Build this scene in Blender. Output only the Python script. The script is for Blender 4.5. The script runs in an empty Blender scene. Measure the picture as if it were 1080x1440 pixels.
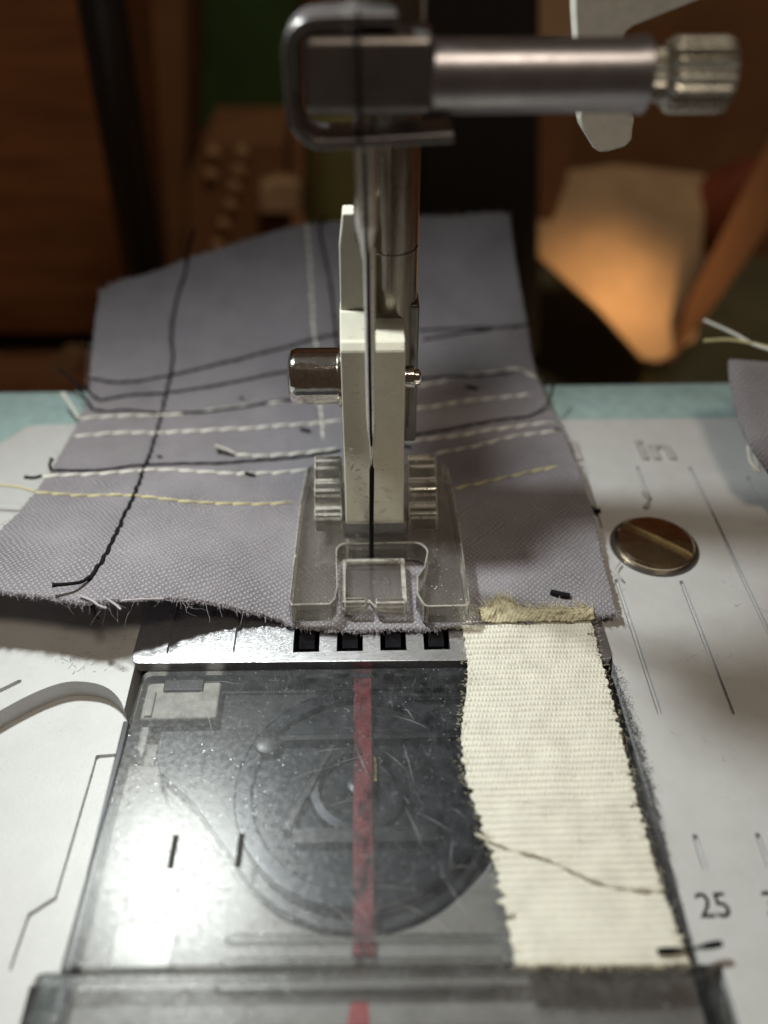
import bpy, bmesh, math, random
import numpy as np
from mathutils import Vector, Matrix, noise
random.seed(4)
S = bpy.context.scene
COL = S.collection
R = math.radians

# ------------------------------------------------------------ camera (1 unit = 1 mm)
F = 1245.0                                     # focal length in pixels of the 1080x1440 photograph
PITCH, YAW = R(49.6), R(-1.4)
CAM = Vector((-0.23, -65.6, 65.0))
cam = bpy.data.cameras.new('camera'); camo = bpy.data.objects.new('camera', cam); COL.objects.link(camo)
camo.location = CAM; camo.rotation_euler = (PITCH, 0, YAW)
cam.sensor_fit = 'VERTICAL'; cam.sensor_height = 36; cam.sensor_width = 36; cam.lens = F/1440*36
cam.clip_start = 1; cam.clip_end = 6000
cam.dof.use_dof = True; cam.dof.focus_distance = 84.0
cam.dof.aperture_fstop = cam.lens*1e-3/(2*1.08)
S.camera = camo
S.render.resolution_x, S.render.resolution_y = 768, 1024
MR = Matrix.Rotation(YAW, 3, 'Z') @ Matrix.Rotation(PITCH, 3, 'X')
def ray(px, py): return MR @ Vector(((px-540)/F, -(py-720)/F, -1.0))
def onz(px, py, z=0.0):
    r = ray(px, py); return CAM + r*((z-CAM.z)/r.z)
def ony(px, py, Y):
    r = ray(px, py); return CAM + r*((Y-CAM.y)/r.y)

# ------------------------------------------------------------ world, lamps, exposure
W = bpy.data.worlds.new('World'); S.world = W; W.use_nodes = True
W.node_tree.nodes['Background'].inputs[0].default_value = (0.9, 0.62, 0.42, 1)
W.node_tree.nodes['Background'].inputs[1].default_value = 0.045
def area(name, loc, target, power, size, color, shape='DISK', size_y=None, spread=180):
    l = bpy.data.lights.new(name, 'AREA'); l.energy = power; l.shape = shape; l.size = size
    if size_y: l.size_y = size_y
    l.color = color; l.spread = R(spread)
    o = bpy.data.objects.new(name, l); COL.objects.link(o); o.location = loc
    o.rotation_euler = (Vector(target)-Vector(loc)).to_track_quat('-Z', 'Y').to_euler()
    return o
LED = area('machine_lamp', (-37.5, 15, 92), (-2, -36, 0), 66000, 9, (0.95, 1.0, 0.96), 'DISK', None, 126)
area('ceiling_lamp', (120, -260, 700), (0, 60, -40), 1400000, 160, (1.0, 0.85, 0.66))
sp = bpy.data.lights.new('desk_lamp', 'SPOT'); sp.energy = 5500000; sp.color = (1.0, 0.62, 0.30); sp.spot_size = R(8.6); sp.spot_blend = 0.75; sp.shadow_soft_size = 14  # warm spot put in to light the box flap
spo = bpy.data.objects.new('desk_lamp', sp); COL.objects.link(spo); spo.location = (150, 30, 230)
spo.rotation_euler = (Vector((68, 150, -36))-Vector(spo.location)).to_track_quat('-Z', 'Y').to_euler()
S.view_settings.view_transform = 'Standard'; S.view_settings.look = 'None'
S.view_settings.exposure = 0; S.view_settings.gamma = 1
S.cycles.use_denoising = True
S.cycles.max_bounces = 12; S.cycles.transmission_bounces = 12; S.cycles.transparent_max_bounces = 16
S.cycles.sample_clamp_indirect = 6

# ------------------------------------------------------------ materials
def newmat(name):
    m = bpy.data.materials.new(name); m.use_nodes = True
    nt = m.node_tree; b = nt.nodes['Principled BSDF']
    return m, nt, b
def N(nt, t, **kw):
    n = nt.nodes.new(t)
    for k, v in kw.items(): setattr(n, k, v)
    return n
def math_(nt, op, a, b=None, clamp=False):
    n = nt.nodes.new('ShaderNodeMath'); n.operation = op; n.use_clamp = clamp
    for i, v in enumerate((a, b)):
        if v is None: continue
        if hasattr(v, 'is_linked'): nt.links.new(v, n.inputs[i])
        else: n.inputs[i].default_value = v
    return n.outputs[0]
def noise_(nt, scale, detail=3, vec=None, rough=0.55, stretch=None):
    n = nt.nodes.new('ShaderNodeTexNoise'); n.inputs['Scale'].default_value = scale
    n.inputs['Detail'].default_value = detail; n.inputs['Roughness'].default_value = rough
    if vec is None: vec = nt.nodes.new('ShaderNodeNewGeometry').outputs['Position']
    if stretch:
        mp = nt.nodes.new('ShaderNodeMapping'); mp.inputs['Scale'].default_value = stretch
        nt.links.new(vec, mp.inputs[0]); vec = mp.outputs[0]
    nt.links.new(vec, n.inputs['Vector'])
    return n.outputs['Fac']
def ramp(nt, fac, stops):
    r = nt.nodes.new('ShaderNodeValToRGB'); e = r.color_ramp.elements
    while len(e) < len(stops): e.new(0.5)
    for i, (p, c) in enumerate(stops):
        e[i].position = p; e[i].color = (*c, 1) if len(c) == 3 else c
    nt.links.new(fac, r.inputs[0]); return r.outputs[0]
def bump(nt, b, h, strength, dist):
    n = nt.nodes.new('ShaderNodeBump'); n.inputs['Strength'].default_value = strength; n.inputs['Distance'].default_value = dist
    nt.links.new(h, n.inputs['Height'])
    if b is not None: nt.links.new(n.outputs[0], b.inputs['Normal'])
    return n.outputs[0]
def mul(c, k): return tuple(min(1, x*k) for x in c)
def simple(name, c, rough=0.5, metal=0.0, var=0.12, scale=0.6, bs=0.0, bscale=6.0, bdist=0.05, stretch=None, rvar=0.1, coat=0, spec=0.5):
    m, nt, b = newmat(name)
    f = noise_(nt, scale, 5, stretch=stretch)
    nt.links.new(ramp(nt, f, [(0.3, mul(c, 1-var)), (0.7, mul(c, 1+var))]), b.inputs['Base Color'])
    b.inputs['Metallic'].default_value = metal; b.inputs['Specular IOR Level'].default_value = spec
    r = math_(nt, 'ADD', math_(nt, 'MULTIPLY', noise_(nt, scale*3, 4, stretch=stretch), 2*rvar), rough-rvar, True)
    nt.links.new(r, b.inputs['Roughness'])
    b.inputs['Coat Weight'].default_value = coat
    if bs: bump(nt, b, noise_(nt, bscale, 4, stretch=stretch), bs, bdist)
    return m
M = {}
# textured white bed plastic with faint dirt
def mat_bed():
    m, nt, b = newmat('bed_plastic')
    dirt = noise_(nt, 0.35, 6, rough=0.7)
    c1 = ramp(nt, dirt, [(0.25, (0.47, 0.475, 0.475)), (0.6, (0.52, 0.525, 0.53))])
    sp1 = ramp(nt, noise_(nt, 2.2, 2), [(0.24, (0.5, 0.5, 0.52)), (0.28, (1, 1, 1))])
    mx = N(nt, 'ShaderNodeMixRGB', blend_type='MULTIPLY'); mx.inputs[0].default_value = 0.5
    nt.links.new(c1, mx.inputs[1]); nt.links.new(sp1, mx.inputs[2]); nt.links.new(mx.outputs[0], b.inputs['Base Color'])
    b.inputs['Roughness'].default_value = 0.42
    bump(nt, b, noise_(nt, 5.5, 2), 0.35, 0.06)
    return m
M['bed'] = mat_bed()
M['mark'] = simple('engraving_paint', (0.36, 0.35, 0.34), 0.7)
M['headplastic'] = simple('head_plastic', (0.62, 0.61, 0.58), 0.4)
M['markpale'] = simple('pale_marking', (0.40, 0.39, 0.38), 0.6)  # shadows of the embossed letters put into a greyer colour
M['darkgroove'] = simple('dark_groove_ink', (0.05, 0.048, 0.045), 0.8, spec=.1)
M['teal'] = simple('teal_plastic', (0.33, 0.45, 0.455), 0.4)
M['tray'] = simple('grey_tray', (0.25, 0.245, 0.245), 0.5, bs=.2)
M['chrome'] = simple('chrome', (0.80, 0.77, 0.73), 0.10, 1.0, var=.2, scale=2, bs=0.35, bscale=2.5, bdist=0.05, rvar=0.08)
M['nickel'] = simple('worn_nickel', (0.85, 0.74, 0.56), 0.13, 1.0, var=.2, bs=.25, bscale=1.2, bdist=.15)
M['barsteel'] = simple('presser_bar_steel', (0.30, 0.265, 0.22), 0.24, 1.0, var=.25, bs=0.15, bscale=4, bdist=0.03, stretch=(3, 3, 0.5))
M['needlesteel'] = simple('needle_steel', (0.72, 0.70, 0.66), 0.30, 0.55)
M['satin'] = simple('satin_metal', (0.34, 0.33, 0.36), 0.34, 0.85, var=.1, bs=.12, bscale=5)
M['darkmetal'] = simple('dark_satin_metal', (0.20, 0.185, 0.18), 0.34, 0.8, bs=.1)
M['plate'] = simple('brushed_steel', (0.60, 0.60, 0.63), 0.30, 0.9, var=.12, scale=1.2, bs=0.5, bscale=9, bdist=0.03, stretch=(0.35, 3.5, 1))
M['ankle'] = simple('ivory_plastic', (0.60, 0.58, 0.49), 0.38, var=.05, bs=.1)
def ankle_marks():
    m = M['ankle']; nt = m.node_tree; b = nt.nodes['Principled BSDF']
    src = b.inputs['Base Color'].links[0].from_socket
    v = noise_(nt, 2.4, 5, rough=0.75, stretch=(1, 1, 3.2))
    k = ramp(nt, v, [(0.34, (0.22, 0.20, 0.18)), (0.375, (1, 1, 1))])
    mx = N(nt, 'ShaderNodeMixRGB', blend_type='MULTIPLY'); mx.inputs[0].default_value = 0.8
    nt.links.new(src, mx.inputs[1]); nt.links.new(k, mx.inputs[2]); nt.links.new(mx.outputs[0], b.inputs['Base Color'])
ankle_marks()
M['knob'] = simple('greyed_knob_metal', (0.52, 0.51, 0.46), 0.26, 0.8, var=.2)
M['white'] = simple('white_plastic', (0.62, 0.60, 0.55), 0.45)
M['black'] = simple('black_plastic', (0.018, 0.019, 0.024), 0.38, var=.3)
M['blackmetal'] = simple('blued_metal', (0.016, 0.018, 0.026), 0.30, 0.5, var=.3, bs=.1)
M['hookgrey'] = simple('hook_race_grey', (0.020, 0.021, 0.026), 0.35, 0.3)
M['lightclip'] = simple('light_plastic_clip', (0.36, 0.35, 0.33), 0.6, var=.3, scale=.9)
M['gold'] = simple('brass', (0.75, 0.55, 0.25), 0.25, 1.0)
def patchy_red():
    m = M['red']; nt = m.node_tree; b = nt.nodes['Principled BSDF']
    k = ramp(nt, noise_(nt, 0.8, 6, rough=.75, stretch=(1, .45, 1)), [(0.40, (0.05, .05, .05)), (0.56, (0.9, .9, .9))])
    nt.links.new(k, b.inputs['Alpha'])
M['brassrough'] = simple('worn_brass', (0.60, 0.48, 0.28), 0.32, 1.0, var=.3, scale=2, bs=.8, bscale=3)
M['red'] = simple('red_ink', (0.19, 0.004, 0.014), 0.5)
M['redfront'] = simple('red_paint', (0.34, 0.01, 0.02), 0.5)
patchy_red()
M['threadblack'] = simple('black_thread', (0.010, 0.0095, 0.011), 0.9, scale=4, bs=.5, bscale=14, spec=.15)
M['threadwhite'] = simple('white_thread', (0.76, 0.74, 0.68), 0.7, scale=4, bs=.5, bscale=14)
M['threadyellow'] = simple('yellow_thread', (0.60, 0.54, 0.30), 0.7, scale=4, bs=.5, bscale=14)
M['fibre'] = simple('pale_fibre', (0.42, 0.39, 0.42), 0.8)
M['fibredark'] = simple('dark_fibre', (0.085, 0.085, 0.10), 0.9)
M['fibrecream'] = simple('cream_fibre', (0.60, 0.55, 0.40), 0.8)
def clearplastic(name, tint, ior, rough, keep, dust, dscale, bs=0.0, bd=0.03, floor=0.0):
    """clear plastic: refraction + a share of straight transmission, light surface dust"""
    m, nt, b = newmat(name)
    out = [n for n in nt.nodes if n.type == 'OUTPUT_MATERIAL'][0]
    nt.nodes.remove(b)
    g = N(nt, 'ShaderNodeBsdfGlass'); g.inputs['Color'].default_value = (*tint, 1); g.inputs['IOR'].default_value = ior; g.inputs['Roughness'].default_value = rough
    t = N(nt, 'ShaderNodeBsdfTransparent'); t.inputs['Color'].default_value = (*tint, 1)
    gl = N(nt, 'ShaderNodeBsdfGlossy', distribution='BECKMANN'); gl.inputs['Roughness'].default_value = 0.14
    fr = N(nt, 'ShaderNodeFresnel'); fr.inputs['IOR'].default_value = 1.5
    tg = N(nt, 'ShaderNodeMixShader'); nt.links.new(math_(nt, 'MULTIPLY', fr.outputs[0], 2.6, True), tg.inputs[0])
    nt.links.new(t.outputs[0], tg.inputs[1]); nt.links.new(gl.outputs[0], tg.inputs[2]); t = tg
    mx = N(nt, 'ShaderNodeMixShader'); mx.inputs[0].default_value = keep
    nt.links.new(t.outputs[0], mx.inputs[1]); nt.links.new(g.outputs[0], mx.inputs[2])
    d = N(nt, 'ShaderNodeBsdfDiffuse'); d.inputs['Color'].default_value = (0.62, 0.60, 0.55, 1)
    v1 = noise_(nt, dscale, 3, rough=0.7); v2 = noise_(nt, 0.5, 3)
    fac = math_(nt, 'MULTIPLY', ramp(nt, v1, [(0.66, (0.0, .0, .0)), (0.73, (1, 1, 1))]), math_(nt, 'MULTIPLY', v2, dust))
    vor = N(nt, 'ShaderNodeTexVoronoi'); vor.inputs['Scale'].default_value = 1.9
    nt.links.new(N(nt, 'ShaderNodeNewGeometry').outputs['Position'], vor.inputs['Vector'])
    spk = math_(nt, 'MULTIPLY', ramp(nt, vor.outputs['Distance'], [(0.09, (0.9, 0.9, 0.9)), (0.16, (0, 0, 0))]), ramp(nt, v2, [(0.45, (0, 0, 0)), (0.6, (1, 1, 1))]))  # pale specks: dust, and the surface sparkle painted in
    fac = math_(nt, 'ADD', math_(nt, 'ADD', fac, math_(nt, 'MULTIPLY', noise_(nt, 0.9, 3), 2*floor)), spk, True)
    mx2 = N(nt, 'ShaderNodeMixShader'); nt.links.new(fac, mx2.inputs[0])
    nt.links.new(mx.outputs[0], mx2.inputs[1]); nt.links.new(d.outputs[0], mx2.inputs[2])
    nt.links.new(mx2.outputs[0], out.inputs[0])
    if bs:
        bn = bump(nt, None, noise_(nt, 1.2, 3), bs, bd); nt.links.new(bn, g.inputs['Normal'])
    return m
M['clear'] = clearplastic('clear_acrylic', (0.995, 0.985, 0.96), 1.49, 0.0, 0.34, 0.7, 3.2, 0.0, 0.10, 0.045)
M['clearedge'] = clearplastic('frosted_edge', (0.99, 0.98, 0.95), 1.49, 0.05, 0.3, 0.0, 3.2, 0.0, 0.10, 0.42)  # paler bevel faces: rim highlights painted into the colour
M['clearthin'] = clearplastic('clear_thin_acrylic', (0.99, 0.985, 0.97), 1.3, 0.0, 0.3, 0.3, 3.2, 0.0, 0.10)
def mat_cover():
    m, nt, b = newmat('smoky_clear_cover')
    out = [n for n in nt.nodes if n.type == 'OUTPUT_MATERIAL'][0]; nt.nodes.remove(b)
    t = N(nt, 'ShaderNodeBsdfTransparent'); t.inputs['Color'].default_value = (0.80, 0.80, 0.79, 1)
    h = noise_(nt, 2.2, 6, rough=0.75)
    h = math_(nt, 'ADD', h, math_(nt, 'MULTIPLY', noise_(nt, 0.35, 2), 1.6))
    bn = bump(nt, None, h, 0.085, 0.10)
    g1 = N(nt, 'ShaderNodeBsdfGlossy', distribution='BECKMANN'); g1.inputs['Roughness'].default_value = 0.215
    g2 = N(nt, 'ShaderNodeBsdfGlossy', distribution='BECKMANN'); g2.inputs['Roughness'].default_value = 0.43
    nt.links.new(ramp(nt, noise_(nt, 1.9, 6, rough=.75), [(0.34, (0.17, .17, .17)), (0.66, (0.35, .35, .35))]), g1.inputs['Roughness'])
    nt.links.new(bn, g1.inputs['Normal']); nt.links.new(bn, g2.inputs['Normal'])
    gm = N(nt, 'ShaderNodeMixShader'); gm.inputs[0].default_value = 0.42
    nt.links.new(g1.outputs[0], gm.inputs[1]); nt.links.new(g2.outputs[0], gm.inputs[2])
    # glitter of dust grains and scuffs: tiny facets with their own tilt
    gv = N(nt, 'ShaderNodeTexVoronoi'); gv.inputs['Scale'].default_value = 7.5; ge = N(nt, 'ShaderNodeNewGeometry')
    nt.links.new(ge.outputs['Position'], gv.inputs['Vector'])
    c1 = N(nt, 'ShaderNodeVectorMath', operation='SUBTRACT'); nt.links.new(gv.outputs['Color'], c1.inputs[0]); c1.inputs[1].default_value = (.5, .5, .5)
    c2 = N(nt, 'ShaderNodeVectorMath', operation='SCALE'); nt.links.new(c1.outputs[0], c2.inputs[0]); c2.inputs['Scale'].default_value = 0.22
    c3 = N(nt, 'ShaderNodeVectorMath', operation='ADD'); nt.links.new(c2.outputs[0], c3.inputs[0]); nt.links.new(ge.outputs['Normal'], c3.inputs[1])
    c4 = N(nt, 'ShaderNodeVectorMath', operation='NORMALIZE'); nt.links.new(c3.outputs[0], c4.inputs[0])
    g3 = N(nt, 'ShaderNodeBsdfGlossy', distribution='BECKMANN'); g3.inputs['Roughness'].default_value = 0.12; nt.links.new(c4.outputs[0], g3.inputs['Normal'])
    gs = ramp(nt, gv.outputs['Distance'], [(0.2, (0.32, .32, .32)), (0.3, (0, 0, 0))])
    gm3 = N(nt, 'ShaderNodeMixShader'); nt.links.new(gs, gm3.inputs[0]); nt.links.new(gm.outputs[0], gm3.inputs[1]); nt.links.new(g3.outputs[0], gm3.inputs[2]); gm = gm3
    fr = N(nt, 'ShaderNodeFresnel'); fr.inputs['IOR'].default_value = 1.5
    mx = N(nt, 'ShaderNodeMixShader')
    nt.links.new(math_(nt, 'MULTIPLY', fr.outputs[0], 0.85, True), mx.inputs[0])
    nt.links.new(t.outputs[0], mx.inputs[1]); nt.links.new(gm.outputs[0], mx.inputs[2])
    d = N(nt, 'ShaderNodeBsdfDiffuse'); d.inputs['Color'].default_value = (0.55, 0.58, 0.64, 1)
    vor = N(nt, 'ShaderNodeTexVoronoi'); vor.inputs['Scale'].default_value = 1.7
    nt.links.new(N(nt, 'ShaderNodeNewGeometry').outputs['Position'], vor.inputs['Vector'])
    specks = ramp(nt, vor.outputs['Distance'], [(0.05, (0.8, 0.8, 0.8)), (0.13, (0, 0, 0))])
    haze = ramp(nt, noise_(nt, 0.5, 6, rough=0.75), [(0.38, (0.008, .008, .008)), (0.8, (0.09, .09, .09))])
    # scratches: thin bands of a warped stretched noise
    sc = noise_(nt, 0.5, 2, stretch=(1.1, 0.28, 1))
    scr = ramp(nt, sc, [(0.497, (0, 0, 0)), (0.5, (0.5, .5, .5)), (0.503, (0, 0, 0))])
    fac = math_(nt, 'ADD', math_(nt, 'MULTIPLY', specks, 0.5), math_(nt, 'ADD', haze, math_(nt, 'MULTIPLY', scr, 0.22)), True)
    mx2 = N(nt, 'ShaderNodeMixShader'); nt.links.new(fac, mx2.inputs[0])
    nt.links.new(mx.outputs[0], mx2.inputs[1]); nt.links.new(d.outputs[0], mx2.inputs[2])
    nt.links.new(mx2.outputs[0], out.inputs[0])
    return m
M['cover'] = mat_cover()
def mat_inner():
    m, nt, b = newmat('cover_underside'); out = [n for n in nt.nodes if n.type == 'OUTPUT_MATERIAL'][0]; nt.nodes.remove(b)
    t = N(nt, 'ShaderNodeBsdfTransparent'); t.inputs['Color'].default_value = (0.93, 0.93, 0.93, 1); nt.links.new(t.outputs[0], out.inputs[0]); return m
M['coverin'] = mat_inner()
def under(o):
    o.data.materials.append(M['coverin'])
    for p in o.data.polygons:
        if p.normal.z < -0.5: p.material_index = 1
def weave(name, c_dark, c_light, pitch, ang, rough=0.85, var=0.12, bs=0.9, sheen=0.25):
    m, nt, b = newmat(name)
    pos = N(nt, 'ShaderNodeTexCoord').outputs['Object']
    # warp the coordinates a little so the threads wander
    nz = N(nt, 'ShaderNodeTexNoise'); nz.inputs['Scale'].default_value = 0.35; nt.links.new(pos, nz.inputs['Vector'])
    vm = N(nt, 'ShaderNodeVectorMath', operation='SCALE'); vm.inputs['Scale'].default_value = 1.1; nt.links.new(nz.outputs['Color'], vm.inputs[0])
    va = N(nt, 'ShaderNodeVectorMath', operation='ADD'); nt.links.new(pos, va.inputs[0]); nt.links.new(vm.outputs[0], va.inputs[1])
    mp = N(nt, 'ShaderNodeMapping'); mp.inputs['Rotation'].default_value = (0, 0, ang); nt.links.new(va.outputs[0], mp.inputs[0])
    sx = N(nt, 'ShaderNodeSeparateXYZ'); nt.links.new(mp.outputs[0], sx.inputs[0])
    k = math.pi/pitch
    a = math_(nt, 'SINE', math_(nt, 'MULTIPLY', sx.outputs[0], k)); c = math_(nt, 'SINE', math_(nt, 'MULTIPLY', sx.outputs[1], k*0.9))
    chk = math_(nt, 'MULTIPLY', a, c)                               # over/under
    gap = math_(nt, 'MULTIPLY', math_(nt, 'ABSOLUTE', a), math_(nt, 'ABSOLUTE', c))
    h = math_(nt, 'ADD', math_(nt, 'MULTIPLY', chk, 0.5), math_(nt, 'MULTIPLY', math_(nt, 'POWER', gap, 0.6), 0.6))
    h = math_(nt, 'ADD', h, math_(nt, 'MULTIPLY', noise_(nt, 6.0, 3, pos), 0.9))
    big = noise_(nt, 0.12, 4, pos)
    tone = math_(nt, 'ADD', math_(nt, 'MULTIPLY', h, 0.42), math_(nt, 'MULTIPLY', big, 0.35))
    nt.links.new(ramp(nt, tone, [(0.18, c_dark), (0.62, c_light)]), b.inputs['Base Color'])
    b.inputs['Roughness'].default_value = rough; b.inputs['Sheen Weight'].default_value = sheen; b.inputs['Specular IOR Level'].default_value = 0.3
    bump(nt, b, h, bs, 0.10)
    return m
M['cloth'] = weave('grey_woven_cotton', (0.034, 0.032, 0.037), (0.335, 0.315, 0.35), 0.30, 0.06)
M['tape'] = simple('cream_cotton_tape', (0.66, 0.645, 0.565), 0.45, var=.08, scale=.5, bs=.4, bscale=10, bdist=.05)
def tape_stain():
    m = M['tape']; nt = m.node_tree; b = nt.nodes['Principled BSDF']
    src = b.inputs['Base Color'].links[0].from_socket
    k = ramp(nt, noise_(nt, 0.35, 6, rough=.7, stretch=(1, 1.6, 1)), [(0.30, (0.62, 0.60, 0.55)), (0.40, (1, 1, 1))])
    mx = N(nt, 'ShaderNodeMixRGB', blend_type='MULTIPLY'); mx.inputs[0].default_value = 0.7
    nt.links.new(src, mx.inputs[1]); nt.links.new(k, mx.inputs[2]); nt.links.new(mx.outputs[0], b.inputs['Base Color'])
tape_stain()
M['yarngrey'] = simple('grubby_yarn', (0.56, 0.535, 0.45), 0.9, var=.3, scale=2)  # slightly darker than the tape
M['tapeold'] = simple('yellowed_tape', (0.50, 0.45, 0.31), 0.7, var=.25, scale=1.2, bs=.6, bscale=9)
M['wood'] = simple('red_brown_wood', (0.22, 0.085, 0.032), 0.45, var=.35, scale=.03, stretch=(1, 8, 8))
M['table'] = simple('table_wood', (0.36, 0.17, 0.08), 0.45, var=.3, scale=.03, stretch=(1, 5, 1))
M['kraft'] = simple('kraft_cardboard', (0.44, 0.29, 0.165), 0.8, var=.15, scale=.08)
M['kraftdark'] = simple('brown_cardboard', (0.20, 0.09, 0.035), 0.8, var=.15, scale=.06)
M['deepbrown'] = simple('deep_brown_card', (0.09, 0.042, 0.02), 0.85, var=.4, scale=.04)
M['rod'] = simple('dark_rod', (0.035, 0.03, 0.03), 0.3, 0.4)
M['green'] = simple('dark_green_card', (0.035, 0.075, 0.015), 0.7, var=.2, scale=.05)
M['olive'] = simple('olive_plastic', (0.14, 0.13, 0.045), 0.6, var=.25, scale=.08)
M['olivemat'] = simple('olive_felt', (0.13, 0.12, 0.065), 0.9, var=.3, scale=.03)
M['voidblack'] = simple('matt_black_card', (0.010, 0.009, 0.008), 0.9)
M['redcloth'] = simple('red_felt', (0.20, 0.045, 0.015), 0.8, var=.2, scale=.08)
M['bumps'] = simple('tan_beads', (0.42, 0.24, 0.12), 0.4)

# ------------------------------------------------------------ builders
def link(name, me, m, parent=None, smooth=True):
    o = bpy.data.objects.new(name, me); COL.objects.link(o)
    if m is not None:
        me.materials.append(m)
    if smooth:
        me.polygons.foreach_set('use_smooth', [True]*len(me.polygons))
    if parent is not None:
        o.parent = parent; o.matrix_parent_inverse = Matrix.Translation(-abs_loc(parent))
    return o
def abs_loc(p):
    return Vector(p.location) + (Vector((0, 0, 0)))
def thing(name, label, cat, loc=(0, 0, 0), group=None):
    o = bpy.data.objects.new(name, None); COL.objects.link(o); o.location = loc
    o['label'] = label; o['category'] = cat
    if group: o['group'] = group
    return o
def tag(o, label, cat, group=None):
    o['label'] = label; o['category'] = cat
    if group: o['group'] = group
    return o
def bm_obj(name, bm, m, parent=None, smooth=True, sharp=35):
    bmesh.ops.recalc_face_normals(bm, faces=bm.faces)
    if smooth:
        for e in bm.edges:
            if len(e.link_faces) == 2 and e.calc_face_angle(0) > R(sharp): e.smooth = False
    me = bpy.data.meshes.new(name); bm.to_mesh(me); bm.free()
    o = link(name, me, m, parent, smooth)
    if smooth and name != 'cutter' and len(me.polygons) < 3000:
        w = o.modifiers.new('normals', 'WEIGHTED_NORMAL'); w.keep_sharp = True; w.weight = 100; w.mode = 'FACE_AREA'
    return o
def bevel_all(bm, r, seg=3, ang=30, mi=-1):
    if r <= 0: return
    ed = [e for e in bm.edges if len(e.link_faces) == 2 and e.calc_face_angle(0) > R(ang)]
    bmesh.ops.bevel(bm, geom=ed, offset=r, segments=seg, affect='EDGES', profile=0.5, clamp_overlap=True, material=mi)
def box_bm(x0, x1, y0, y1, z0, z1, r=0.0, seg=3):
    bm = bmesh.new(); bmesh.ops.create_cube(bm, size=1)
    for v in bm.verts: v.co = Vector(((x0+x1)/2+v.co.x*(x1-x0), (y0+y1)/2+v.co.y*(y1-y0), (z0+z1)/2+v.co.z*(z1-z0)))
    bevel_all(bm, r, seg); return bm
def prism_bm(pts, a0, a1, axis='z', r=0.0, seg=3, mi=-1):
    """polygon pts in the plane across axis, extruded a0..a1"""
    def P(p, a): return {'z': (p[0], p[1], a), 'x': (a, p[0], p[1]), 'y': (p[0], a, p[1])}[axis]
    bm = bmesh.new()
    v0 = [bm.verts.new(P(p, a0)) for p in pts]; v1 = [bm.verts.new(P(p, a1)) for p in pts]
    n = len(pts)
    bm.faces.new(v0); bm.faces.new(v1[::-1])
    for i in range(n): bm.faces.new((v0[i], v0[(i+1) % n], v1[(i+1) % n], v1[i]))
    bmesh.ops.recalc_face_normals(bm, faces=bm.faces)
    bevel_all(bm, r, seg, 30, mi); return bm
def lathe_bm(prof, origin, axis='z', n=48, flutes=0, depth=0.0):
    """prof: (distance along axis, radius)"""
    bm = bmesh.new(); rings = []
    for a, r in prof:
        ring = []
        for i in range(n):
            t = 2*math.pi*i/n
            rr = r*(1-depth*(0.5+0.5*math.cos(t*flutes))) if flutes and r > 0.01 else r
            u, v = rr*math.cos(t), rr*math.sin(t)
            c = {'z': (u, v, a), 'x': (a, u, v), 'y': (u, a, v)}[axis]
            ring.append(bm.verts.new(Vector(origin)+Vector(c)))
        rings.append(ring)
    for A, B in zip(rings, rings[1:]):
        for i in range(n): bm.faces.new((A[i], A[(i+1) % n], B[(i+1) % n], B[i]))
    bm.faces.new(rings[0]); bm.faces.new(rings[-1][::-1])
    return bm
def tube_into(bm, pts, r, n=6, taper=False):
    pts = [Vector(p) for p in pts]; rings = []
    for i, p in enumerate(pts):
        d = (pts[min(i+1, len(pts)-1)]-pts[max(i-1, 0)])
        if d.length < 1e-6: d = Vector((1, 0, 0))
        d.normalize(); up = Vector((0, 0, 1)) if abs(d.z) < 0.9 else Vector((1, 0, 0))
        a = d.cross(up).normalized(); b = d.cross(a)
        rr = r(i/(len(pts)-1)) if callable(r) else r
        rings.append([bm.verts.new(p+a*rr*math.cos(2*math.pi*k/n)+b*rr*math.sin(2*math.pi*k/n)) for k in range(n)])
    for A, B in zip(rings, rings[1:]):
        for i in range(n): bm.faces.new((A[i], A[(i+1) % n], B[(i+1) % n], B[i]))
    bm.faces.new(rings[0]); bm.faces.new(rings[-1][::-1])
def smooth_path(pts, step):
    """Catmull-Rom through pts, resampled every step"""
    P = [Vector(p) for p in pts]; P = [P[0]*2-P[1]]+P+[P[-1]*2-P[-2]]
    out = []
    for i in range(1, len(P)-2):
        for k in range(24):
            t = k/24; a, b, c, d = P[i-1:i+3]
            out.append(0.5*((2*b)+(c-a)*t+(2*a-5*b+4*c-d)*t*t+(3*b-a-3*c+d)*t**3))
    out.append(P[-2]); res = [out[0]]; acc = 0
    for a, b in zip(out, out[1:]):
        acc += (b-a).length
        if acc >= step: res.append(b); acc = 0
    if (res[-1]-out[-1]).length > step*0.3: res.append(out[-1])
    return res
def boolean_cut(o, cutters):
    for c in cutters:
        md = o.modifiers.new('cut', 'BOOLEAN'); md.operation = 'DIFFERENCE'; md.solver = 'EXACT'; md.object = c
    dg = bpy.context.evaluated_depsgraph_get()
    me = bpy.data.meshes.new_from_object(o.evaluated_get(dg)); o.modifiers.clear()
    old = o.data; o.data = me; bpy.data.meshes.remove(old)
    for c in cutters:
        d = c.data; bpy.data.objects.remove(c); bpy.data.meshes.remove(d)
def sharpen(o, ang=30):
    bm = bmesh.new(); bm.from_mesh(o.data)
    for f in bm.faces: f.smooth = True
    for e in bm.edges: e.smooth = not (len(e.link_faces) == 2 and e.calc_face_angle(0) > R(ang))
    bm.to_mesh(o.data); bm.free()
    w = o.modifiers.new('normals', 'WEIGHTED_NORMAL'); w.keep_sharp = True; w.weight = 100
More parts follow.
